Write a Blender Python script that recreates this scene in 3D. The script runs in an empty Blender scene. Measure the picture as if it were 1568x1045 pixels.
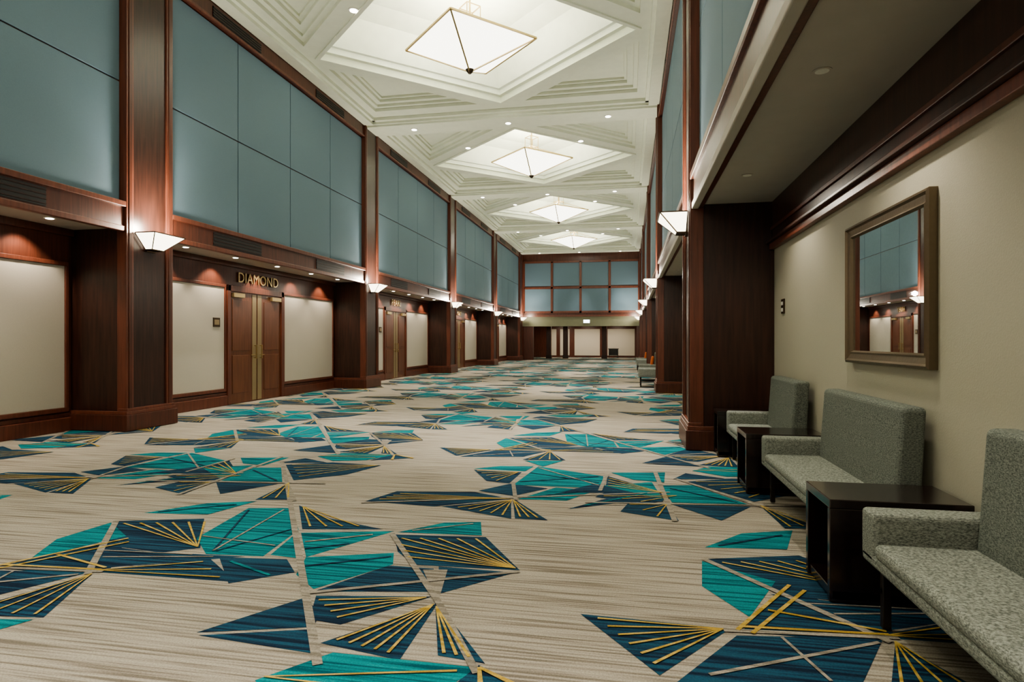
import bpy, bmesh, math, random
from mathutils import Vector
random.seed(3)
sc = bpy.context.scene
COL = sc.collection

# ------------------------------------------------------------ materials
def base(name):
    m = bpy.data.materials.new(name); m.use_nodes = True
    nt = m.node_tree; b = nt.nodes['Principled BSDF']
    return m, nt, b
def plain(name, col, rough=0.5, metal=0.0, coat=0.0, bump=0.0, bscale=60):
    m, nt, b = base(name)
    tc = nt.nodes.new('ShaderNodeTexCoord'); n = nt.nodes.new('ShaderNodeTexNoise')
    n.inputs['Scale'].default_value = bscale; n.inputs['Detail'].default_value = 3
    nt.links.new(tc.outputs['Object'], n.inputs['Vector'])
    r = nt.nodes.new('ShaderNodeValToRGB')
    r.color_ramp.elements[0].color = (*[c*0.93 for c in col], 1)
    r.color_ramp.elements[1].color = (*[min(1, c*1.07) for c in col], 1)
    nt.links.new(n.outputs['Fac'], r.inputs['Fac']); nt.links.new(r.outputs['Color'], b.inputs['Base Color'])
    b.inputs['Roughness'].default_value = rough; b.inputs['Metallic'].default_value = metal
    b.inputs['Coat Weight'].default_value = coat
    if bump:
        bp = nt.nodes.new('ShaderNodeBump'); bp.inputs['Strength'].default_value = bump
        bp.inputs['Distance'].default_value = 0.004
        nt.links.new(n.outputs['Fac'], bp.inputs['Height']); nt.links.new(bp.outputs['Normal'], b.inputs['Normal'])
    return m
def wood(name, c1, c2, rough=0.38, coat=0.12, sc_=(14, 14, 0.9)):
    m, nt, b = base(name)
    tc = nt.nodes.new('ShaderNodeTexCoord'); mp = nt.nodes.new('ShaderNodeMapping')
    mp.inputs['Scale'].default_value = sc_
    n = nt.nodes.new('ShaderNodeTexNoise'); n.inputs['Scale'].default_value = 2.0; n.inputs['Detail'].default_value = 6
    n.inputs['Distortion'].default_value = 0.4
    r = nt.nodes.new('ShaderNodeValToRGB')
    r.color_ramp.elements[0].position = 0.3; r.color_ramp.elements[1].position = 0.7
    r.color_ramp.elements[0].color = (*c1, 1); r.color_ramp.elements[1].color = (*c2, 1)
    nt.links.new(tc.outputs['Object'], mp.inputs['Vector']); nt.links.new(mp.outputs['Vector'], n.inputs['Vector'])
    nt.links.new(n.outputs['Fac'], r.inputs['Fac']); nt.links.new(r.outputs['Color'], b.inputs['Base Color'])
    b.inputs['Roughness'].default_value = rough; b.inputs['Coat Weight'].default_value = coat
    b.inputs['Coat Roughness'].default_value = 0.25
    return m
def emis(name, col, st, basec=(0.8, 0.75, 0.6)):
    m, nt, b = base(name)
    b.inputs['Base Color'].default_value = (*basec, 1)
    b.inputs['Emission Color'].default_value = (*col, 1); b.inputs['Emission Strength'].default_value = st
    b.inputs['Roughness'].default_value = 0.6
    return m
def striped(name, dark, mid, light, ys=20.0, lo=0.40, hi=0.60, xs=0.7):
    m, nt, b = base(name)
    tc = nt.nodes.new('ShaderNodeTexCoord'); mp = nt.nodes.new('ShaderNodeMapping')
    mp.inputs['Scale'].default_value = (xs, ys, 1)
    n = nt.nodes.new('ShaderNodeTexNoise'); n.inputs['Scale'].default_value = 1.0; n.inputs['Detail'].default_value = 1.5
    r = nt.nodes.new('ShaderNodeValToRGB')
    e = r.color_ramp.elements
    e[0].position = lo; e[0].color = (*dark, 1); e[1].position = hi; e[1].color = (*light, 1)
    x = e.new((lo+hi)/2); x.color = (*mid, 1)
    nt.links.new(tc.outputs['Object'], mp.inputs['Vector']); nt.links.new(mp.outputs['Vector'], n.inputs['Vector'])
    nt.links.new(n.outputs['Fac'], r.inputs['Fac'])
    n2 = nt.nodes.new('ShaderNodeTexNoise'); n2.inputs['Scale'].default_value = 130; n2.inputs['Detail'].default_value = 2
    nt.links.new(tc.outputs['Object'], n2.inputs['Vector'])
    mx = nt.nodes.new('ShaderNodeMix'); mx.data_type = 'RGBA'; mx.blend_type = 'OVERLAY'
    mx.inputs[0].default_value = 0.45
    nt.links.new(r.outputs['Color'], mx.inputs[6]); nt.links.new(n2.outputs['Fac'], mx.inputs[7])
    nt.links.new(mx.outputs[2], b.inputs['Base Color'])
    b.inputs['Roughness'].default_value = 0.95; b.inputs['Specular IOR Level'].default_value = 0.15
    bp = nt.nodes.new('ShaderNodeBump'); bp.inputs['Strength'].default_value = 0.3; bp.inputs['Distance'].default_value = 0.004
    nt.links.new(n2.outputs['Fac'], bp.inputs['Height']); nt.links.new(bp.outputs['Normal'], b.inputs['Normal'])
    return m
def fabric(name, c1, c2):
    m, nt, b = base(name)
    tc = nt.nodes.new('ShaderNodeTexCoord')
    mp = nt.nodes.new('ShaderNodeMapping'); mp.inputs['Scale'].default_value = (1, 1, 2.4)
    n = nt.nodes.new('ShaderNodeTexNoise'); n.inputs['Scale'].default_value = 85; n.inputs['Detail'].default_value = 5
    n.inputs['Roughness'].default_value = 0.7
    r = nt.nodes.new('ShaderNodeValToRGB')
    r.color_ramp.elements[0].position = 0.38; r.color_ramp.elements[1].position = 0.62
    r.color_ramp.elements[0].color = (*c1, 1); r.color_ramp.elements[1].color = (*c2, 1)
    nt.links.new(tc.outputs['Object'], mp.inputs['Vector']); nt.links.new(mp.outputs['Vector'], n.inputs['Vector'])
    nt.links.new(n.outputs['Fac'], r.inputs['Fac']); nt.links.new(r.outputs['Color'], b.inputs['Base Color'])
    b.inputs['Roughness'].default_value = 0.95
    bp = nt.nodes.new('ShaderNodeBump'); bp.inputs['Strength'].default_value = 0.6; bp.inputs['Distance'].default_value = 0.003
    nt.links.new(n.outputs['Fac'], bp.inputs['Height']); nt.links.new(bp.outputs['Normal'], b.inputs['Normal'])
    return m

WOOD = wood('mahogany', (0.062, 0.019, 0.011), (0.125, 0.037, 0.021))
WRED = wood('mahogany_trim', (0.11, 0.034, 0.020), (0.185, 0.057, 0.033))
WDARK = wood('mahogany_dark', (0.026, 0.010, 0.007), (0.058, 0.021, 0.014), 0.35)
DOORW = wood('door_wood', (0.13, 0.044, 0.022), (0.20, 0.072, 0.036), 0.3)
TEAL = plain('teal_fabric_panel', (0.140, 0.212, 0.268), 0.75, bump=0.1, bscale=90)
CREAM = plain('cream_fabric_panel', (0.58, 0.535, 0.46), 0.85, bump=0.15, bscale=120)
WALLP = plain('beige_wallcovering', (0.455, 0.435, 0.345), 0.8, bump=0.25, bscale=110)
CEIL = plain('ceiling_paint', (0.77, 0.80, 0.67), 0.7, bscale=5)
COVE = plain('ceiling_cove_paint', (0.82, 0.85, 0.75), 0.7, bscale=5)
SOFF = plain('soffit_paint', (0.45, 0.41, 0.36), 0.7, bscale=5)
OLIVE = plain('olive_paint', (0.20, 0.20, 0.13), 0.7, bscale=5)
BLACKM = plain('black_grille', (0.012, 0.012, 0.012), 0.5)
BRONZE = plain('bronze', (0.10, 0.07, 0.045), 0.35, metal=0.85)
MFRAME = plain('mirror_frame_bronze', (0.20, 0.155, 0.105), 0.38, metal=0.75, bump=0.3, bscale=40)
BRASS = plain('brass', (0.55, 0.42, 0.22), 0.3, metal=0.9)
GOLDP = plain('door_centre_panel', (0.34, 0.26, 0.15), 0.35, metal=0.3)
MIRR = plain('mirror_glass', (0.85, 0.88, 0.88), 0.01, metal=1.0)
ESP = wood('espresso_wood', (0.010, 0.005, 0.005), (0.022, 0.010, 0.009), 0.14, 0.7)
LEGM = plain('dark_leg', (0.02, 0.014, 0.012), 0.35)
FAB = fabric('tweed_grey_green', (0.095, 0.105, 0.092), (0.35, 0.37, 0.325))
FABB = fabric('tweed_back', (0.065, 0.078, 0.068), (0.24, 0.262, 0.228))
ORANGE = plain('orange_fabric', (0.55, 0.13, 0.03), 0.8)
LGLASS = emis('lantern_glass', (1.0, 0.97, 0.84), 2.0)
SGLASS = emis('sconce_glass', (1.0, 0.91, 0.70), 2.4)
DLIGHT = emis('downlight_lens', (1.0, 0.95, 0.82), 7.0)
WHITEM = plain('white_trim', (0.7, 0.69, 0.62), 0.5)
BEIGE = striped('carpet_beige', (0.19, 0.162, 0.132), (0.32, 0.282, 0.235), (0.40, 0.358, 0.302), 56.0, 0.36, 0.58, 1.3)
TEALC = striped('carpet_teal', (0.002, 0.085, 0.11), (0.008, 0.185, 0.21), (0.015, 0.235, 0.26), 40.0, xs=1.1)
NAVYC = striped('carpet_navy', (0.008, 0.020, 0.042), (0.014, 0.048, 0.088), (0.019, 0.075, 0.125), 40.0, xs=1.1)
GREYC = striped('carpet_taupe', (0.20, 0.175, 0.145), (0.28, 0.25, 0.21), (0.35, 0.31, 0.26), 40.0)
YELC = striped('carpet_yellow', (0.36, 0.24, 0.05), (0.48, 0.33, 0.08), (0.54, 0.39, 0.12), 26.0)

# ------------------------------------------------------------ mesh builder
class M:
    def __init__(s): s.v = []; s.f = []; s.m = []; s.mats = []
    def mi(s, mat):
        if mat not in s.mats: s.mats.append(mat)
        return s.mats.index(mat)
    def box(s, x0, x1, y0, y1, z0, z1, mat):
        x0, x1 = sorted((x0, x1)); y0, y1 = sorted((y0, y1)); z0, z1 = sorted((z0, z1))
        s.hexa([(x0,y0,z0),(x1,y0,z0),(x1,y1,z0),(x0,y1,z0),(x0,y0,z1),(x1,y0,z1),(x1,y1,z1),(x0,y1,z1)], mat)
    def hexa(s, p, mat):
        n = len(s.v); s.v += p; i = s.mi(mat)
        for f in ((3,2,1,0),(4,5,6,7),(0,1,5,4),(1,2,6,5),(2,3,7,6),(3,0,4,7)):
            s.f.append([n+k for k in f]); s.m.append(i)
    def poly(s, pts, mat):
        n = len(s.v); s.v += [tuple(p) for p in pts]; s.f.append(list(range(n, n+len(pts)))); s.m.append(s.mi(mat))
    def cyl(s, cx, cy, z0, z1, r, mat, seg=24, r1=None):
        r1 = r if r1 is None else r1
        a = [(cx+r*math.cos(2*math.pi*k/seg), cy+r*math.sin(2*math.pi*k/seg), z0) for k in range(seg)]
        b = [(cx+r1*math.cos(2*math.pi*k/seg), cy+r1*math.sin(2*math.pi*k/seg), z1) for k in range(seg)]
        s.poly(a[::-1], mat); s.poly(b, mat)
        for k in range(seg):
            j = (k+1) % seg; s.poly([a[k], a[j], b[j], b[k]], mat)
    def bar(s, p, q, w, mat):
        p = Vector(p); q = Vector(q); d = (q-p).normalized()
        up = Vector((0,0,1)) if abs(d.z) < 0.9 else Vector((1,0,0))
        a = d.cross(up).normalized()*w/2; b = d.cross(a).normalized()*w/2
        s.hexa([tuple(t) for t in (p-a-b, p+a-b, p+a+b, p-a+b, q-a-b, q+a-b, q+a+b, q-a+b)], mat)
    def make(s, name, origin=True, bevel=0, seg=2, parent=None, recalc=True, smooth=False):
        me = bpy.data.meshes.new(name)
        c = Vector((0,0,0))
        if origin and s.v:
            xs = [p[0] for p in s.v]; ys = [p[1] for p in s.v]; zs = [p[2] for p in s.v]
            c = Vector(((min(xs)+max(xs))/2, (min(ys)+max(ys))/2, min(zs)))
        me.from_pydata([tuple(Vector(p)-c) for p in s.v], [], s.f)
        for mt in s.mats: me.materials.append(mt)
        for p, i in zip(me.polygons, s.m): p.material_index = i; p.use_smooth = smooth
        if recalc:
            bm = bmesh.new(); bm.from_mesh(me); bmesh.ops.recalc_face_normals(bm, faces=bm.faces); bm.to_mesh(me); bm.free()
        o = bpy.data.objects.new(name, me); COL.objects.link(o); o.location = c
        if bevel:
            md = o.modifiers.new('bevel', 'BEVEL'); md.width = bevel; md.segments = seg; md.limit_method = 'ANGLE'
            md.harden_normals = False
        if parent:
            o.parent = parent; o.location = c-parent.location
        return o
def empty(name, loc):
    e = bpy.data.objects.new(name, None); COL.objects.link(e); e.location = loc; e.empty_display_size = 0.2
    return e
def light(kind, name, loc, power, col=(1,0.85,0.62), parent=None, rot=None, **kw):
    l = bpy.data.lights.new(name, kind); l.energy = power; l.color = col
    for k, v in kw.items(): setattr(l, k, v)
    o = bpy.data.objects.new(name, l); COL.objects.link(o); o.location = loc
    if rot: o.rotation_euler = rot
    if parent: o.parent = parent; o.location = Vector(loc)-parent.location
    return o
def inset(poly, d):
    n = len(poly); out = []
    area = sum(poly[i][0]*poly[(i+1)%n][1]-poly[(i+1)%n][0]*poly[i][1] for i in range(n))
    sg = 1 if area > 0 else -1
    lines = []
    for i in range(n):
        p, q = poly[i], poly[(i+1)%n]; dx, dy = q[0]-p[0], q[1]-p[1]; L = math.hypot(dx, dy)
        nx, ny = -dy/L*sg, dx/L*sg
        lines.append(((p[0]+nx*d, p[1]+ny*d), (dx, dy)))
    for i in range(n):
        (p, r), (q, s) = lines[i-1], lines[i]
        cr = r[0]*s[1]-r[1]*s[0]; t = ((q[0]-p[0])*s[1]-(q[1]-p[1])*s[0])/cr
        out.append((p[0]+r[0]*t, p[1]+r[1]*t))
    return out

# ------------------------------------------------------------ dimensions
XL, XR = -7.05, 0.72
DEP = 0.95
PITCH, CW = 8.05, 0.9
K0, K1 = -2, 4
yk = lambda k: 7.5+PITCH*k
SZ, FZ, CZ, PZ = 2.92, 3.28, 7.20, 7.35
YS, YE = yk(K0), 41.2
YB = 48.5
XLB, XRB = XL-DEP, XR+DEP

# ------------------------------------------------------------ floor + carpet pattern
pat = []   # (pts, mat, layer)
def P(mat, *pts):
    g = inset(list(pts), -0.016)
    g = [(x, y) if math.hypot(x-a, y-b) < 0.15 else (a+(x-a)*0.15/math.hypot(x-a, y-b), b+(y-b)*0.15/math.hypot(x-a, y-b)) for (x, y), (a, b) in zip(g, pts)]
    pat.append((g, mat, 1))
def S(p, q, w=0.04, mat=None, layer=2):
    mat = mat or GREYC
    dx, dy = q[0]-p[0], q[1]-p[1]; L = math.hypot(dx, dy); nx, ny = -dy/L*w/2, dx/L*w/2
    pat.append((((p[0]+nx,p[1]+ny),(q[0]+nx,q[1]+ny),(q[0]-nx,q[1]-ny),(p[0]-nx,p[1]-ny)), mat, layer))
def RAYS(tip, a, b, n, w=0.015, mat=None):
    mat = mat or YELC
    for i in range(n):
        t = i/(n-1) if n > 1 else 0.5
        q = (a[0]+(b[0]-a[0])*t, a[1]+(b[1]-a[1])*t)
        dx, dy = q[0]-tip[0], q[1]-tip[1]; L = math.hypot(dx, dy); nx, ny = -dy/L*w/2, dx/L*w/2
        pat.append((((tip[0]+nx*.5,tip[1]+ny*.5),(q[0]+nx,q[1]+ny),(q[0]-nx,q[1]-ny),(tip[0]-nx*.5,tip[1]-ny*.5)), mat, 3))
# cluster A
P(NAVYC, (-3.59,3.76),(-3.05,3.92),(-2.66,3.38),(-2.82,3.27),(-3.30,3.33))
RAYS((-2.66,3.38), (-3.52,3.72), (-2.98,3.86), 6)
P(TEALC, (-2.78,3.55),(-2.88,4.24),(-2.58,4.30),(-2.24,3.82),(-2.18,3.33),(-2.52,3.30))
S((-2.52,3.34),(-2.86,4.2),0.015,NAVYC); S((-2.52,3.34),(-2.6,4.26),0.015); S((-2.50,3.34),(-2.27,3.84),0.015,NAVYC); S((-2.78,3.58),(-2.2,3.5),0.012)
P(NAVYC, (-3.3,3.29),(-2.9,3.24),(-2.35,3.27),(-2.98,2.98))
S((-3.1,3.12),(-2.45,3.25),0.015); S((-3.2,3.22),(-2.6,3.26),0.012)
P(TEALC, (-2.15,3.76),(-1.60,3.90),(-1.90,3.38)); S((-2.05,3.6),(-1.68,3.82),0.02); S((-1.98,3.48),(-1.75,3.62),0.02,NAVYC)
P(TEALC, (-2.18,3.72),(-2.12,3.36),(-1.94,3.34))
P(NAVYC, (-2.50,4.34),(-2.20,3.86),(-1.72,3.95),(-2.15,4.10)); RAYS((-2.5,4.36),(-2.18,3.9),(-1.85,3.97),4)
P(TEALC, (-1.88,3.34),(-1.42,3.50),(-1.36,3.34),(-1.62,2.95),(-1.80,3.1)); S((-1.85,3.2),(-1.4,3.45),0.02,NAVYC)
P(NAVYC, (-2.38,3.24),(-2.0,3.28),(-1.86,3.12),(-2.10,2.93)); S((-2.3,3.2),(-1.95,3.05),0.02,TEALC)
P(NAVYC, (-2.95,2.93),(-2.45,3.2),(-2.12,2.95)); RAYS((-2.95,2.93),(-2.45,3.16),(-2.2,2.97),3)
P(NAVYC, (-1.52,3.84),(-0.935,3.90),(-0.63,3.40),(-1.21,3.37),(-1.38,3.55))
RAYS((-0.63,3.40), (-1.46,3.78), (-0.98,3.86), 5); RAYS((-0.63,3.40), (-1.30,3.46), (-1.42,3.66), 3)
P(TEALC, (-1.50,3.92),(-0.98,3.96),(-1.05,4.22),(-1.28,4.16)); S((-1.45,3.95),(-1.08,4.18),0.015)
P(NAVYC, (-1.35,3.30),(-1.10,3.30),(-1.03,3.02),(-1.57,2.92))
P(NAVYC, (-1.05,3.34),(-0.66,3.33),(-0.95,3.02))
P(GREYC, (-1.12,3.28),(-1.02,3.3),(-0.96,2.98))
P(NAVYC, (-1.54,2.84),(-1.02,2.93),(-1.3,2.60),(-1.45,2.62))
RAYS((-1.0,2.93), (-1.52,2.80), (-1.34,2.64), 4)
P(NAVYC, (-0.94,2.84),(-1.27,2.42),(-0.93,2.36))
RAYS((-0.94,2.86), (-1.24,2.44), (-0.98,2.38), 5)
P(NAVYC, (-0.90,2.82),(-0.76,2.42),(-0.60,2.40))
RAYS((-0.92,2.84), (-0.75,2.42), (-0.64,2.41), 3)
P(NAVYC, (-1.60,2.80),(-1.85,2.42),(-1.42,2.55),(-1.46,2.66))
P(NAVYC, (-1.78,2.38),(-1.40,2.50),(-1.30,2.34))
P(TEALC, (-1.38,2.10),(-1.20,2.33),(-0.61,2.33),(-0.78,2.0),(-1.1,1.9))
RAYS((-1.38,2.12), (-0.66,2.3), (-0.72,2.12), 2)
P(NAVYC, (-0.58,2.34),(-0.36,2.2),(-0.70,2.02)); RAYS((-0.58,2.34), (-0.30,2.18), (-0.5,2.06), 2, 0.03)
# cluster A lower-left (fans)
P(NAVYC, (-4.25,2.88),(-3.64,2.86),(-3.94,2.45)); RAYS((-3.64,2.86), (-4.2,2.86), (-3.96,2.5), 6)
P(NAVYC, (-3.53,2.88),(-3.24,3.42),(-2.91,2.96),(-3.2,2.86))
P(TEALC, (-3.62,3.70),(-3.30,3.48),(-3.50,3.05),(-3.66,3.35))
S((-3.58,2.86),(-3.22,3.44),0.02,YELC,3); S((-3.52,2.84),(-3.16,3.38),0.02,YELC,3)
S((-3.55,2.90),(-2.93,2.94),0.02,YELC,3); S((-3.4,3.1),(-2.93,2.97),0.018,YELC,3)
P(NAVYC, (-3.58,2.80),(-3.0,2.88),(-3.2,2.52),(-3.85,2.40))
S((-3.75,2.46),(-3.0,2.86),0.02); S((-3.4,2.83),(-3.3,2.5),0.015)
P(NAVYC, (-2.93,2.84),(-3.14,2.35),(-2.72,2.40)); RAYS((-2.93,2.88), (-3.1,2.36), (-2.76,2.4), 4)
P(TEALC, (-3.1,2.28),(-2.75,2.34),(-2.9,2.05))
P(TEALC, (-3.55,4.0),(-3.1,4.05),(-2.98,4.42),(-3.3,4.3)); S((-3.5,4.02),(-3.05,4.32),0.02,NAVYC)
S((-3.06,5.06),(-1.22,2.24),0.04); S((-1.56,3.86),(-0.93,2.9),0.035); S((-0.93,2.9),(-0.58,2.3),0.035)
S((-3.62,3.76),(-2.95,2.87),0.04); S((-3.64,2.85),(-2.9,2.92),0.03); S((-1.62,2.87),(-0.6,3.36),0.03)
S((-3.06,5.06),(-3.62,5.9),0.035)
# cluster B
P(NAVYC, (-2.07,4.62),(-1.95,4.95),(-1.3,5.05),(-0.98,4.90),(-1.5,4.58)); RAYS((-0.95,4.89),(-2.0,4.68),(-1.9,4.88),4)
P(NAVYC, (-1.40,4.58),(-0.95,4.84),(-0.86,4.38)); RAYS((-0.93,4.86),(-1.3,4.56),(-0.92,4.42),5)
P(NAVYC, (-0.90,4.84),(-0.80,4.38),(-0.60,4.38)); RAYS((-0.92,4.86),(-0.78,4.4),(-0.65,4.4),3)
P(NAVYC, (-1.25,5.12),(-0.95,5.02),(-0.72,5.3),(-1.05,5.4))
P(TEALC, (-0.86,4.92),(-0.5,4.95),(-0.3,5.3),(-0.62,5.34)); S((-0.84,4.95),(-0.35,5.28),0.02,NAVYC)
P(TEALC, (-1.0,5.40),(-0.90,6.2),(-0.25,5.88),(-0.24,5.42)); S((-0.98,5.5),(-0.28,5.85),0.025,NAVYC); S((-0.9,6.15),(-0.26,5.5),0.02); S((-0.95,5.9),(-0.26,5.6),0.02,NAVYC)
P(NAVYC, (-1.5,5.92),(-1.05,5.9),(-1.08,5.45),(-1.28,5.5)); RAYS((-1.06,5.9),(-1.48,5.88),(-1.2,5.5),5)
P(TEALC, (-1.50,6.0),(-1.02,5.98),(-0.98,6.2),(-1.3,6.15))
P(NAVYC, (-0.18,5.86),(0.30,5.32),(-0.18,5.45)); RAYS((0.30,5.32),(-0.18,5.8),(-0.18,5.5),4)
P(NAVYC, (-0.14,5.35),(0.4,5.25),(0.15,4.95),(-0.25,5.1)); RAYS((0.4,5.25),(-0.2,5.12),(0.1,5.0),3)
P(GREYC, (-0.20,5.04),(0.10,4.90),(-0.25,4.86))
S((-1.02,5.4),(-0.9,4.86),0.035); S((-0.2,6.0),(-0.24,5.3),0.035); S((-2.1,4.55),(0.35,5.36),0.03)
# cluster C
P(NAVYC, (-4.05,4.92),(-3.76,4.95),(-3.72,4.55),(-4.1,4.7)); RAYS((-3.76,4.95),(-4.05,4.9),(-3.85,4.6),3)
P(NAVYC, (-4.45,4.75),(-4.1,4.98),(-3.8,5.05),(-3.95,5.4)); S((-4.4,4.8),(-3.9,5.3),0.02,TEALC)
P(NAVYC, (-3.68,4.95),(-3.15,5.0),(-3.4,4.62))
P(NAVYC, (-3.02,5.0),(-2.72,4.55),(-2.98,4.5)); RAYS((-3.04,5.06),(-2.95,4.52),(-2.76,4.58),3)
P(TEALC, (-3.70,5.05),(-3.15,5.1),(-3.5,5.65),(-3.75,5.6)); S((-3.7,5.5),(-3.2,5.12),0.02,NAVYC)
P(TEALC, (-3.80,5.15),(-3.86,5.7),(-4.25,5.5))
P(NAVYC, (-3.5,5.8),(-3.06,5.2),(-2.7,5.5),(-2.55,5.95),(-3.1,6.0)); RAYS((-2.55,5.95),(-3.45,5.8),(-3.08,5.3),5)
P(NAVYC, (-3.62,5.90),(-3.2,6.0),(-3.5,6.15)); P(TEALC, (-3.75,5.75),(-3.72,6.15),(-4.2,6.05),(-4.0,5.8))
P(NAVYC, (-4.35,5.55),(-4.6,5.2),(-4.05,5.3))
S((-3.73,4.5),(-3.80,6.2),0.04); S((-4.4,4.9),(-2.7,5.1),0.03); S((-3.06,5.06),(-2.65,4.5),0.03)
cp = bmesh.new(); cmats = [TEALC, NAVYC, GREYC, YELC, BEIGE]
for j in range(-3, 13):
    for i in range(-3, 4):
        dx = 4.06*i + (2.03 if j % 2 else 0); dy = 4.2*j
        if dx+0.5 < XLB-0.5 or dx-4.6 > XRB: continue
        for idx, (pts, mat, lay) in enumerate(pat):
            z = (0, 0.0008, 0.0042, 0.0060)[lay]+idx*0.000012+(0.0014 if (lay == 1 and j % 2) else 0)
            vs = [cp.verts.new((x+dx, y+dy, z)) for x, y in pts]
            f = cp.faces.new(vs); f.material_index = cmats.index(mat)
for co_, no in (((XLB,0,0),(-1,0,0)), ((XRB,0,0),(1,0,0)), ((0,YS+CW,0),(0,-1,0)), ((0,YB,0),(0,1,0))):
    bmesh.ops.bisect_plane(cp, geom=cp.verts[:]+cp.edges[:]+cp.faces[:], plane_co=co_, plane_no=no, clear_outer=True)
for f in cp.faces:
    f.normal_update()
    if f.normal.z < 0: f.normal_flip()
r = bmesh.ops.create_cube(cp, size=1.0)
for v in r['verts']:
    v.co.x = (XLB+XRB)/2+v.co.x*(XRB-XLB+0.2); v.co.y = (YS+YB)/2+v.co.y*(YB-YS+0.2); v.co.z = -0.05+v.co.z*0.1
for f in {f for v in r['verts'] for f in v.link_faces}: f.material_index = 4
me = bpy.data.meshes.new('floor'); cp.to_mesh(me); cp.free()
for m in cmats: me.materials.append(m)
o = bpy.data.objects.new('floor', me); COL.objects.link(o)

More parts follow.
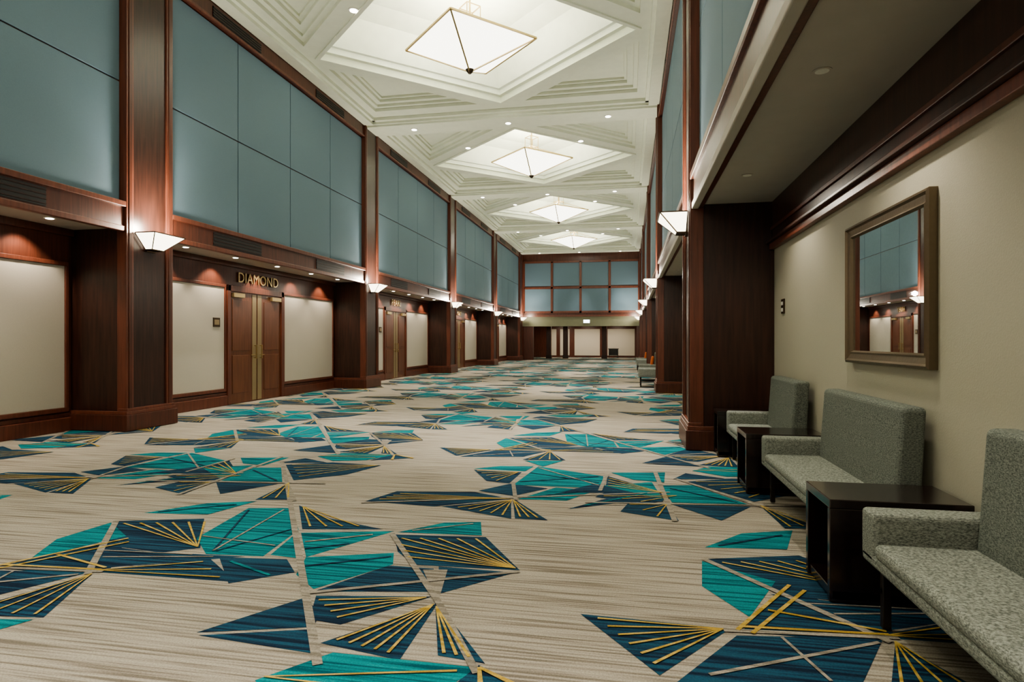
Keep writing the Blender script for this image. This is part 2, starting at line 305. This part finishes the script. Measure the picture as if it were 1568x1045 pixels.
# ------------------------------------------------------------ walls per side
def side(name, xf, out):
    X = lambda p: xf+out*p
    w = M()
    w.box(X(DEP), X(DEP+0.15), YS, YE+0.2, 0, SZ+0.4, WOOD if out < 0 else WALLP)
    w.make('wall_'+name)
    up = M(); sf = M(); fa = M(); bb = M(); crown = M(); vt = M(); panels = M()
    for k in range(K0, K1):
        a, b = yk(k)+CW, yk(k+1)
        up.box(X(0.14), X(0.30), a, b, FZ, CZ+0.5, WRED)
        n = 4; pw = (b-a)/n
        for i in range(n):
            for z0, z1 in ((FZ+0.03, 5.02), (5.04, 6.86)):
                up.box(X(0.11), X(0.14), a+i*pw+0.01, a+(i+1)*pw-0.01, z0, z1, TEAL)
        up.box(X(0.05), X(0.14), a, b, 6.88, CZ+0.2, WOOD)
        up.box(X(0.02), X(0.05), a, b, 6.88, 6.93, WRED)
        sf.box(X(0.10), X(DEP), a, b, SZ, SZ+0.1, SOFF)
        fa.box(X(0.04), X(0.16), a, b, SZ-0.03, FZ, WOOD)
        fa.box(X(0.0), X(0.16), a, b, FZ-0.06, FZ+0.02, WRED)
        fa.box(X(0.02), X(0.10), a, b, SZ-0.05, SZ+0.03, WRED if out < 0 else SOFF)
        for o0, o1 in ((1.0, 2.4), (4.55, 5.95)):
            for z0, z1, pp in ((SZ+0.05, FZ-0.08, 0.04), (6.95, 7.14, 0.05)):
                if out > 0 and z0 < 5: continue
                vt.box(X(pp-0.012), X(pp+0.01), a+o0, a+o1, z0, z1, BLACKM)
                ns = 4
                for q in range(ns):
                    zz = z0+(z1-z0)*(q+0.5)/ns
                    vt.box(X(pp-0.022), X(pp), a+o0, a+o1, zz-0.006, zz+0.006, WDARK)
        if out < 0:
            c = (a+b)/2
            for y0, y1 in ((a+0.12, c-1.08), (c+1.08, b-0.12)):
                panels.box(X(DEP-0.03), X(DEP), y0, y1, 0.34, 2.38, CREAM)
                for q in ((y0-0.05, y1+0.05, 2.38, 2.44), (y0-0.05, y1+0.05, 0.28, 0.34)):
                    panels.box(X(DEP-0.05), X(DEP), q[0], q[1], q[2], q[3], WRED)
                panels.box(X(DEP-0.05), X(DEP), y0-0.05, y0, 0.34, 2.38, WRED)
                panels.box(X(DEP-0.05), X(DEP), y1, y1+0.05, 0.34, 2.38, WRED)
            for y0, y1 in ((a, c-1.02), (c+1.02, b)):
                bb.box(X(DEP-0.07), X(DEP), y0, y1, 0.0, 0.20, WRED); bb.box(X(DEP-0.045), X(DEP), y0, y1, 0.20, 0.26, WOOD)
            crown.box(X(DEP-0.07), X(DEP), a, b, SZ-0.10, SZ, WOOD)
        else:
            crown.box(X(DEP-0.03), X(DEP), a, b, 2.38, SZ, WDARK)
            crown.box(X(DEP-0.06), X(DEP), a, b, 2.36, 2.43, WRED)
            crown.box(X(DEP-0.10), X(DEP), a, b, 2.43, 2.46, WDARK)
            crown.box(X(DEP-0.05), X(DEP), a, b, 2.58, 2.62, WOOD)
            bb.box(X(DEP-0.03), X(DEP), a, b, 0.0, 0.18, WDARK)
    up.make('wall_%s_upper' % name, bevel=0.004, seg=1); sf.make('ceiling_soffit_'+name); fa.make('trim_fascia_'+name, bevel=0.01)
    crown.make('trim_crown_'+name, bevel=0.006); bb.make('baseboard_'+name, bevel=0.01); vt.make('air_vents_'+name)
    if out < 0: panels.make('wall_panels_'+name, bevel=0.006)
    a = yk(K1)+CW
    e = M(); e.box(X(0.1), X(DEP), a, YE, 0, CZ+0.3, WOOD); e.make('wall_%s_end' % name)
    for k in range(K0, K1+1):
        y0, y1 = yk(k), yk(k)+CW
        c = M()
        c.box(X(0.025), X(DEP), y0+0.01, y1-0.01, 0, CZ+0.1, WDARK)
        for q0, q1 in ((y0, y0+0.13), (y1-0.13, y1)):
            c.box(X(0.0), X(0.16), q0, q1, 0.2, CZ+0.05, WRED)
            c.box(X(-0.012), X(0.0), q0+0.035, q1-0.035, 0.3, CZ-0.02, WOOD)
        c.box(X(-0.05), X(DEP), y0-0.05, y1+0.05, 0.008, 0.24, WOOD)
        c.box(X(-0.03), X(DEP), y0-0.03, y1+0.03, 0.24, 0.29, WRED)
        c.box(X(-0.02), X(0.14), y0-0.01, y1+0.01, 0.29, 0.33, WRED)
        c.make('column', bevel=0.008)
        ym = (y0+y1)/2
        s = M(); zt, zb = 2.88, 2.66
        t = [(X(-0.01), ym-0.31, zt), (X(-0.34), ym-0.31, zt), (X(-0.34), ym+0.31, zt), (X(-0.01), ym+0.31, zt)]
        bt = [(X(-0.01), ym-0.11, zb), (X(-0.12), ym-0.11, zb), (X(-0.12), ym+0.11, zb), (X(-0.01), ym+0.11, zb)]
        for i in range(4):
            j = (i+1) % 4; s.poly([t[i], t[j], bt[j], bt[i]], SGLASS)
        s.poly(bt, BRONZE)
        for i in range(4):
            j = (i+1) % 4; s.bar(t[i], t[j], 0.014, BRONZE); s.bar(t[i], bt[i], 0.012, BRONZE); s.bar(bt[i], bt[j], 0.014, BRONZE)
        s.box(X(0.03), X(-0.015), ym-0.09, ym+0.09, zb-0.03, zt+0.04, BRONZE)
        so = s.make('wall_sconce')
        light('POINT', 'sconce_lamp', (X(-0.28), ym, zt+0.12), 46, (1, 0.90, 0.74), so, shadow_soft_size=0.08)
        light('SPOT', 'sconce_uplight', (X(-0.24), ym, zt+0.02), 125, (1, 0.94, 0.80), so, rot=(math.pi, out*math.radians(-9), 0),
              spot_size=math.radians(115), spot_blend=0.9, shadow_soft_size=0.08)
side('left', XL, -1)
side('right', XR, 1)

w = M(); w.box(XLB, XRB, YS+CW-0.1, YS+CW, 0, CZ+0.5, WALLP); w.make('wall_south')

# ------------------------------------------------------------ ceiling
cx = (XL+XR)/2
ceil = M()
def loft(rings, mat, cap=True):
    for (A, za, _), (B, zb, m) in zip(rings[:-1], rings[1:]):
        n = len(A)
        for i in range(n):
            j = (i+1) % n
            ceil.poly([(*A[i], za), (*A[j], za), (*B[j], zb), (*B[i], zb)], m)
    if cap: ceil.poly([(x, y, rings[-1][1]) for x, y in rings[-1][0]], rings[-1][2])
def plate(outer, holes, z):
    cu = bpy.data.curves.new('tmp', 'CURVE'); cu.dimensions = '2D'; cu.fill_mode = 'BOTH'
    for P_ in [outer]+holes:
        sp = cu.splines.new('POLY'); sp.points.add(len(P_)-1); sp.use_cyclic_u = True
        for i, (x, y) in enumerate(P_): sp.points[i].co = (x, y, 0, 1)
    ob = bpy.data.objects.new('tmp', cu); COL.objects.link(ob)
    dg = bpy.context.evaluated_depsgraph_get(); mm = ob.evaluated_get(dg).to_mesh()
    vs = [(v.co.x, v.co.y, z) for v in mm.vertices]; fs = [list(p.vertices) for p in mm.polygons]
    for f in fs: ceil.poly([vs[i] for i in f], CEIL)
    ob.evaluated_get(dg).to_mesh_clear(); bpy.data.objects.remove(ob)
for k in range(K0, K1):
    a, b = yk(k)+CW, yk(k+1); cy = (a+b)/2; HX, HY = (XR-XL)/2+0.12, (b-a)/2
    dia = [(cx+3.30, cy), (cx, cy+3.05), (cx-3.30, cy), (cx, cy-3.05)]
    tris = []
    for sx in (1, -1):
        for sy in (1, -1):
            tris.append([(cx+sx*3.38, cy+sy*3.08), (cx+sx*0.62, cy+sy*3.08), (cx+sx*3.38, cy+sy*0.53)])
    plate([(cx-HX, a), (cx+HX, a), (cx+HX, b), (cx-HX, b)], [dia]+tris, PZ)
    for t in tris:
        r = [(t, PZ, CEIL), (t, PZ+0.08, CEIL)]
        z = PZ+0.08; p = t
        for ins, h in ((0.10, 0.06), (0.14, 0.07), (0.07, 0.05)):
            p = inset(p, ins)
            r.append((p, z, CEIL)); z += h; r.append((p, z, CEIL))
        loft(r, CEIL)
    d2 = inset(dia, 0.10); d3 = inset(dia, 0.18); d4 = inset(dia, 0.42); d5 = inset(dia, 0.80)
    loft([(dia, PZ, CEIL), (dia, PZ+0.12, CEIL), (d2, PZ+0.12, CEIL), (d2, PZ+0.24, COVE), (d3, PZ+0.24, COVE), (d4, PZ+0.85, COVE), (d5, PZ+1.05, COVE)], COVE)
    o0 = inset(dia, -0.08)
    for A, B, za, zb in ((dia, dia, PZ, PZ-0.03), (dia, o0, PZ-0.03, PZ-0.03), (o0, o0, PZ-0.03, PZ)):
        for i in range(4):
            j = (i+1) % 4
            ceil.poly([(*A[i], za), (*A[j], za), (*B[j], zb), (*B[i], zb)], CEIL)
    for xs, sg in ((XL-0.04, 1), (XR+0.04, -1)):
        ceil.box(xs, xs+sg*0.26, a, b, CZ, PZ+0.05, CEIL); ceil.box(xs, xs+sg*0.34, a, b, CZ+0.07, PZ+0.05, CEIL)
for k in range(K0, K1+1):
    y0 = yk(k); y1 = y0+CW
    ceil.box(XL-0.1, XR+0.1, y0+0.08, y1-0.08, CZ-0.04, PZ+0.3, CEIL)
    ceil.box(XL-0.1, XR+0.1, y0+0.02, y1-0.02, CZ+0.01, PZ+0.3, CEIL)
    ceil.box(XL-0.1, XR+0.1, y0-0.10, y1+0.10, CZ+0.07, PZ+0.3, CEIL)
ceil.box(XL-0.1, XR+0.1, yk(K1)+CW, YE, CZ+0.05, PZ+0.3, CEIL)
ceil.make('ceiling', origin=False, recalc=False)

# ------------------------------------------------------------ lanterns + downlights
dl = M()
def downl(x, y, z, power, ang=58):
    dl.cyl(x, y, z-0.012, z+0.01, 0.10, WHITEM); dl.cyl(x, y, z-0.018, z-0.012, 0.07, DLIGHT)
    light('SPOT', 'ceiling_spot', (x, y, z-0.05), power, (1, 0.95, 0.84), None, spot_size=math.radians(ang), spot_blend=0.9, shadow_soft_size=0.06)
for k in range(K0, K1):
    a, b = yk(k)+CW, yk(k+1); cy = (a+b)/2
    R = 1.37; zt, zb = 7.34, 6.80
    e = empty('pendant_lantern', (cx, cy, zb))
    s = M(); rim = [(cx+R, cy, zt), (cx, cy+R, zt), (cx-R, cy, zt), (cx, cy-R, zt)]
    q = 0.05; apx = [(cx+q, cy, zb), (cx, cy+q, zb), (cx-q, cy, zb), (cx, cy-q, zb)]
    for i in range(4):
        j = (i+1) % 4; s.poly([rim[i], rim[j], apx[j], apx[i]], LGLASS)
    s.make('glass_shade', parent=e)
    f = M()
    for i in range(4):
        j = (i+1) % 4; f.bar(rim[i], rim[j], 0.035, BRASS); f.bar(rim[i], apx[i], 0.03, BRASS)
    f.cyl(cx, cy, zb-0.06, zb+0.02, 0.03, BRONZE, 16, 0.09)
    f.cyl(cx, cy, zb, PZ+1.05, 0.02, BRASS, 12)
    f.cyl(cx, cy, PZ+1.00, PZ+1.04, 0.16, BRASS, 24)
    for sx, sy in ((1,0),(-1,0),(0,1),(0,-1)):
        f.bar((cx, cy, zt+0.45), (cx+sx*R, cy+sy*R, zt), 0.018, BRASS)
        f.bar((cx+sx*0.22, cy+sy*0.22, zt+0.2), (cx+sx*0.22, cy+sy*0.22, zt+0.75), 0.018, BRASS)
    for z_ in (zt+0.42, zt+0.75):
        for i in range(4):
            aa = [(0.22,0),(0,0.22),(-0.22,0),(0,-0.22)]; p_, q_ = aa[i], aa[(i+1)%4]
            f.bar((cx+p_[0], cy+p_[1], z_), (cx+q_[0], cy+q_[1], z_), 0.018, BRASS)
    f.make('frame', parent=e)
    light('POINT', 'lantern_lamp', (cx, cy, zt+0.16), 80, (1, 0.98, 0.86), e, shadow_soft_size=0.3)
    downl(cx-1.76, cy-1.62, PZ, 320, 68); downl(cx+1.76, cy-1.62, PZ, 260, 68)
    for x, pw in ((cx-2.65, 330), (cx, 420), (cx+2.65, 780)): downl(x, b+CW/2, CZ-0.04, pw, 50)
    for o_ in (0.8, 2.15, 3.57, 5.0, 6.35):
        x, y = XL-0.42, a+o_
        dl.cyl(x, y, SZ-0.008, SZ+0.01, 0.065, WHITEM); dl.cyl(x, y, SZ-0.014, SZ-0.008, 0.045, DLIGHT)
        light('SPOT', 'soffit_spot', (XL-0.68, y, SZ-0.03), 38, (1, 0.87, 0.70), None, rot=(0, math.radians(6), 0), spot_size=math.radians(105), spot_blend=0.5, shadow_soft_size=0.03)
    for o_ in (1.2, 3.57, 5.9):
        x, y = XR+0.42, a+o_
        dl.cyl(x, y, SZ-0.004, SZ+0.01, 0.055, SOFF); dl.cyl(x, y, SZ-0.006, SZ-0.004, 0.04, WHITEM)
        light('SPOT', 'soffit_spot', (x, y, SZ-0.03), 24, (1, 0.90, 0.74), None, spot_size=math.radians(125), spot_blend=0.7, shadow_soft_size=0.04)
dl.make('recessed_downlights', origin=False)

# ------------------------------------------------------------ doors, signs (left)
names = ['JADE', 'OPAL', 'DIAMOND', 'PEARL', 'RUBY', 'TOPAZ']
for n, k in enumerate(range(K0, K1)):
    a, b = yk(k)+CW, yk(k+1); c = (a+b)/2; xb = XLB+0.001
    d = M()
    for y0, y1 in ((c-1.02, c-0.92), (c+0.92, c+1.02)):
        d.box(xb, xb+0.07, y0, y1, 0.008, 2.44, WRED)
    d.box(xb, xb+0.07, c-1.02, c+1.02, 2.32, 2.44, WRED)
    for sg in (-1, 1):
        d.box(xb, xb+0.035, c+sg*0.005, c+sg*0.92, 0.012, 2.32, DOORW)
        d.box(xb+0.035, xb+0.042, c+sg*0.02, c+sg*0.17, 0.03, 2.30, GOLDP)
        d.box(xb+0.035, xb+0.045, c+sg*0.26, c+sg*0.84, 0.22, 1.0, DOORW)
        d.box(xb+0.035, xb+0.045, c+sg*0.26, c+sg*0.84, 1.1, 2.16, DOORW)
        d.box(xb+0.035, xb+0.10, c+sg*0.50, c+sg*0.86, 2.20, 2.29, BRASS)
        d.bar((xb+0.095, c+sg*0.10, 0.92), (xb+0.095, c+sg*0.10, 1.22), 0.022, BRASS)
        d.bar((xb+0.04, c+sg*0.10, 0.94), (xb+0.095, c+sg*0.10, 0.94), 0.016, BRASS)
        d.bar((xb+0.04, c+sg*0.10, 1.20), (xb+0.095, c+sg*0.10, 1.20), 0.016, BRASS)
        d.bar((xb+0.06, c+sg*0.09, 1.0), (xb+0.06, c+sg*0.24, 1.0), 0.018, BRASS)
    d.make('door_%d' % (n+1), bevel=0.004)
    tx = bpy.data.curves.new('t', 'FONT'); tx.body = names[n]; tx.size = 0.30; tx.extrude = 0.012; tx.align_x = 'CENTER'
    tx.space_character = 1.05
    to = bpy.data.objects.new('t', tx); COL.objects.link(to)
    dg = bpy.context.evaluated_depsgraph_get(); mm = bpy.data.meshes.new_from_object(to.evaluated_get(dg))
    bpy.data.objects.remove(to); mm.materials.clear(); mm.materials.append(BRASS)
    so = bpy.data.objects.new('room_name_sign', mm); COL.objects.link(so)
    so.rotation_euler = (math.pi/2, 0, math.pi/2); so.location = (xb+0.02, c+0.1, 2.53)
    pl = M(); pl.box(xb+0.028, xb+0.042, c-1.42, c-1.22, 1.58, 1.76, BRONZE); pl.box(xb+0.042, xb+0.046, c-1.39, c-1.25, 1.62, 1.72, GOLDP)
    pl.make('wall_plaque', bevel=0.004)

# ------------------------------------------------------------ end wall and foyer beyond
ew = M()
ew.box(XLB, XRB, YE, YE+0.25, 2.9, CZ+0.4, WOOD)
nx = 4; pw = (XR-XL)/nx
for i in range(nx):
    for z0, z1 in ((3.32, 4.85), (5.05, 6.62)):
        ew.box(XL+i*pw+0.08, XL+(i+1)*pw-0.08, YE-0.02, YE+0.02, z0, z1, TEAL)
for i in range(nx+1):
    ew.box(XL+i*pw-0.08, XL+i*pw+0.08, YE-0.05, YE, 3.2, 6.72, WRED)
for z in (3.2, 4.85, 6.62): ew.box(XL, XR, YE-0.05, YE, z, z+0.14, WRED)
ew.make('wall_end', bevel=0.01)
hd = M(); hd.box(XLB, XRB, YE-0.12, YE+0.3, 2.30, 2.95, OLIVE); hd.box(XLB, XRB, YE-0.16, YE, 2.95, 3.05, WRED)
hd.box(XLB, -6.4, YE-0.05, YE+0.25, 0, 2.3, WOOD); hd.box(0.55, XRB, YE-0.05, YE+0.25, 0, 2.3, WOOD); hd.make('trim_header')
sg = M(); sg.box(-2.95, -2.55, YE-0.16, YE-0.12, 2.52, 2.72, emis('exit_sign_face', (0.75, 0.9, 1.0), 3)); sg.box(-2.97, -2.53, YE-0.15, YE-0.12, 2.5, 2.74, WHITEM); sg.make('exit_sign')
bk = M()
bk.box(XLB, XRB, YB, YB+0.15, 0, 2.9, WOOD)
for x0, x1 in ((-6.2, -5.65), (-5.35, -4.6), (-4.2, -2.2), (-1.6, 0.5)):
    bk.box(x0, x1, YB-0.04, YB, 0.15, 2.25, CREAM)
bk.box(XLB-0.1, XLB, YE, YB, 0, 2.9, WALLP); bk.box(XRB, XRB+0.1, YE, YB, 0, 2.9, WALLP)
bk.make('wall_foyer')
for x in (-6.0, -4.75, -1.9):
    pc = M(); pc.box(x, x+0.35, 45.0, 45.35, 0.008, 2.62, WOOD); pc.box(x-0.03, x+0.38, 44.97, 45.38, 0.008, 0.25, WDARK); pc.box(x-0.03, x+0.38, 44.97, 45.38, 2.5, 2.62, WRED); pc.make('foyer_pillar', bevel=0.006)
ce = M(); ce.box(XLB, XRB, YE, YB+0.1, 2.62, 2.75, CEIL); ce.make('ceiling_foyer')
for x in (-5.2, -3.2, -0.8):
    light('AREA', 'foyer_light', (x, 46.6, 2.58), 28, (1, 0.86, 0.68), None, size=0.8)
dk = M(); dk.box(-1.5, -0.7, 46.8, 47.3, 0.68, 0.73, ESP)
for x in (-1.46, -0.78): dk.box(x, x+0.04, 46.82, 47.28, 0.008, 0.68, ESP)
dk.box(-1.46, -0.76, 47.2, 47.24, 0.2, 0.68, ESP); dk.make('writing_desk')

# ------------------------------------------------------------ furniture
def settee(y0, y1, xf=1.07, xb=1.63, arms=1, nm=None):
    e = empty(nm or ('lounge_settee' if y1-y0 > 1.3 else 'lounge_chair'), ((xf+xb)/2, (y0+y1)/2, 0))
    t = 0.15
    ya = y0+(t if arms == 2 else 0.0)
    s = M(); s.box(xf, xb-0.03, y0, y1-0.01, 0.29, 0.345, FAB); s.make('seat_base', bevel=0.015, parent=e)
    s = M(); s.box(xf-0.005, xb-0.10, ya+0.005, y1-t-0.003, 0.335, 0.405, FAB); s.make('seat_cushion', bevel=0.03, seg=4, parent=e)
    b = M(); bx0, bx1 = xb-0.15, xb-0.03
    b.hexa([(bx0-0.02, ya+0.01, 0.36), (bx1, ya+0.01, 0.36), (bx1, y1-t-0.01, 0.36), (bx0-0.02, y1-t-0.01, 0.36),
            (bx0+0.02, ya+0.01, 0.93), (bx1+0.03, ya+0.01, 0.93), (bx1+0.03, y1-t-0.01, 0.93), (bx0+0.02, y1-t-0.01, 0.93)], FABB)
    b.make('backrest', bevel=0.03, seg=4, parent=e)
    for q in ([y1-t] if arms == 1 else [y1-t, y0]):
        m = M(); m.box(xf, xb-0.02, q, q+t, 0.30, 0.53, FAB); m.make('arm', bevel=0.022, seg=3, parent=e)
    l = M(); w = 0.035
    ys = (y0+0.07, y1-0.12)
    for x in (xf+0.05, xb-0.09):
        for y in ys: l.box(x, x+w, y, y+w, 0.009, 0.29, LEGM)
    for y in ys: l.box(xf+0.05, xb-0.06, y+0.005, y+w-0.005, 0.16, 0.19, LEGM)
    l.box(xf+0.055, xf+0.08, ys[0], ys[1], 0.26, 0.29, LEGM); l.box(xb-0.085, xb-0.06, ys[0], ys[1], 0.16, 0.19, LEGM)
    l.make('legs', bevel=0.003, parent=e)
    return e
settee(3.72, 5.28); settee(1.52, 3.10); settee(5.93, 7.08)
def side_table(y0, y1, x0=0.98, x1=1.62, h=0.515):
    m = M(); t = 0.045
    m.box(x0, x1, y0, y1, h-t, h, ESP); m.box(x0+0.01, x1, y0, y1, 0.02, 0.02+t, ESP)
    m.box(x0, x1, y0, y0+t*0.8, 0.009, h-t, ESP); m.box(x0, x1, y1-t*0.8, y1, 0.009, h-t, ESP)
    m.box(x0+0.30, x0+0.33, y0+t*0.8, y1-t*0.8, 0.065, h-t, ESP)
    m.make('side_table', bevel=0.004)
side_table(3.25, 3.66); side_table(5.42, 5.86); side_table(7.10, 7.42)

def armchair(x, y, pillow=False):
    e = settee(y, y+0.85, x, x+0.66, arms=2, nm='armchair')
    if pillow:
        m = M(); m.hexa([(x+0.36, y+0.22, 0.41), (x+0.46, y+0.22, 0.41), (x+0.46, y+0.62, 0.41), (x+0.36, y+0.62, 0.41),
                         (x+0.42, y+0.22, 0.80), (x+0.50, y+0.22, 0.80), (x+0.50, y+0.62, 0.80), (x+0.42, y+0.62, 0.80)], ORANGE)
        m.make('throw_pillow', bevel=0.04, seg=4, parent=e)
armchair(0.28, 17.3); armchair(0.34, 20.2, True); armchair(0.34, 25.6, False); armchair(0.34, 27.8, True)

# mirror
m = M(); y0, y1, z0, z1 = 3.71, 5.02, 1.14, 2.15; xw = XRB
def ringframe(m, y0, y1, z0, z1, prof, mat):
    for (i0, xa), (i1, xb_) in zip(prof[:-1], prof[1:]):
        A = [(xa, y0+i0, z0+i0), (xa, y1-i0, z0+i0), (xa, y1-i0, z1-i0), (xa, y0+i0, z1-i0)]
        B = [(xb_, y0+i1, z0+i1), (xb_, y1-i1, z0+i1), (xb_, y1-i1, z1-i1), (xb_, y0+i1, z1-i1)]
        for q in range(4):
            r = (q+1) % 4; m.poly([A[q], A[r], B[r], B[q]], mat)
ringframe(m, y0, y1, z0, z1, [(0, xw), (0, xw-0.045), (0.018, xw-0.055), (0.03, xw-0.04), (0.065, xw-0.03), (0.078, xw-0.038), (0.09, xw-0.02)], MFRAME)
m.poly([(xw-0.02, y0+0.09, z0+0.09), (xw-0.02, y1-0.09, z0+0.09), (xw-0.02, y1-0.09, z1-0.09), (xw-0.02, y0+0.09, z1-0.09)], MIRR)
m.make('wall_mirror', recalc=False)
m = M(); m.box(xw-0.015, xw, 7.02, 7.14, 1.60, 1.76, BRONZE); m.box(xw-0.022, xw-0.015, 7.05, 7.11, 1.69, 1.73, WHITEM); m.box(xw-0.022, xw-0.015, 7.05, 7.11, 1.62, 1.66, WHITEM); m.make('light_switch', bevel=0.003)

# ------------------------------------------------------------ world, camera
w = bpy.data.worlds.new('w'); sc.world = w; w.use_nodes = True
w.node_tree.nodes['Background'].inputs[0].default_value = (1, 0.95, 0.85, 1); w.node_tree.nodes['Background'].inputs[1].default_value = 0.05
cam = bpy.data.cameras.new('cam'); co = bpy.data.objects.new('camera', cam); COL.objects.link(co); sc.camera = co
co.location = (0, 0, 1.30); co.rotation_euler = (math.pi/2, 0, math.radians(10.83))
cam.sensor_width = 36; cam.lens = 930/1568*36; cam.clip_start = 0.05; cam.clip_end = 200
sc.view_settings.view_transform = 'AgX'
try: sc.view_settings.look = 'AgX - Medium High Contrast'
except Exception: pass
sc.view_settings.exposure = 0.95
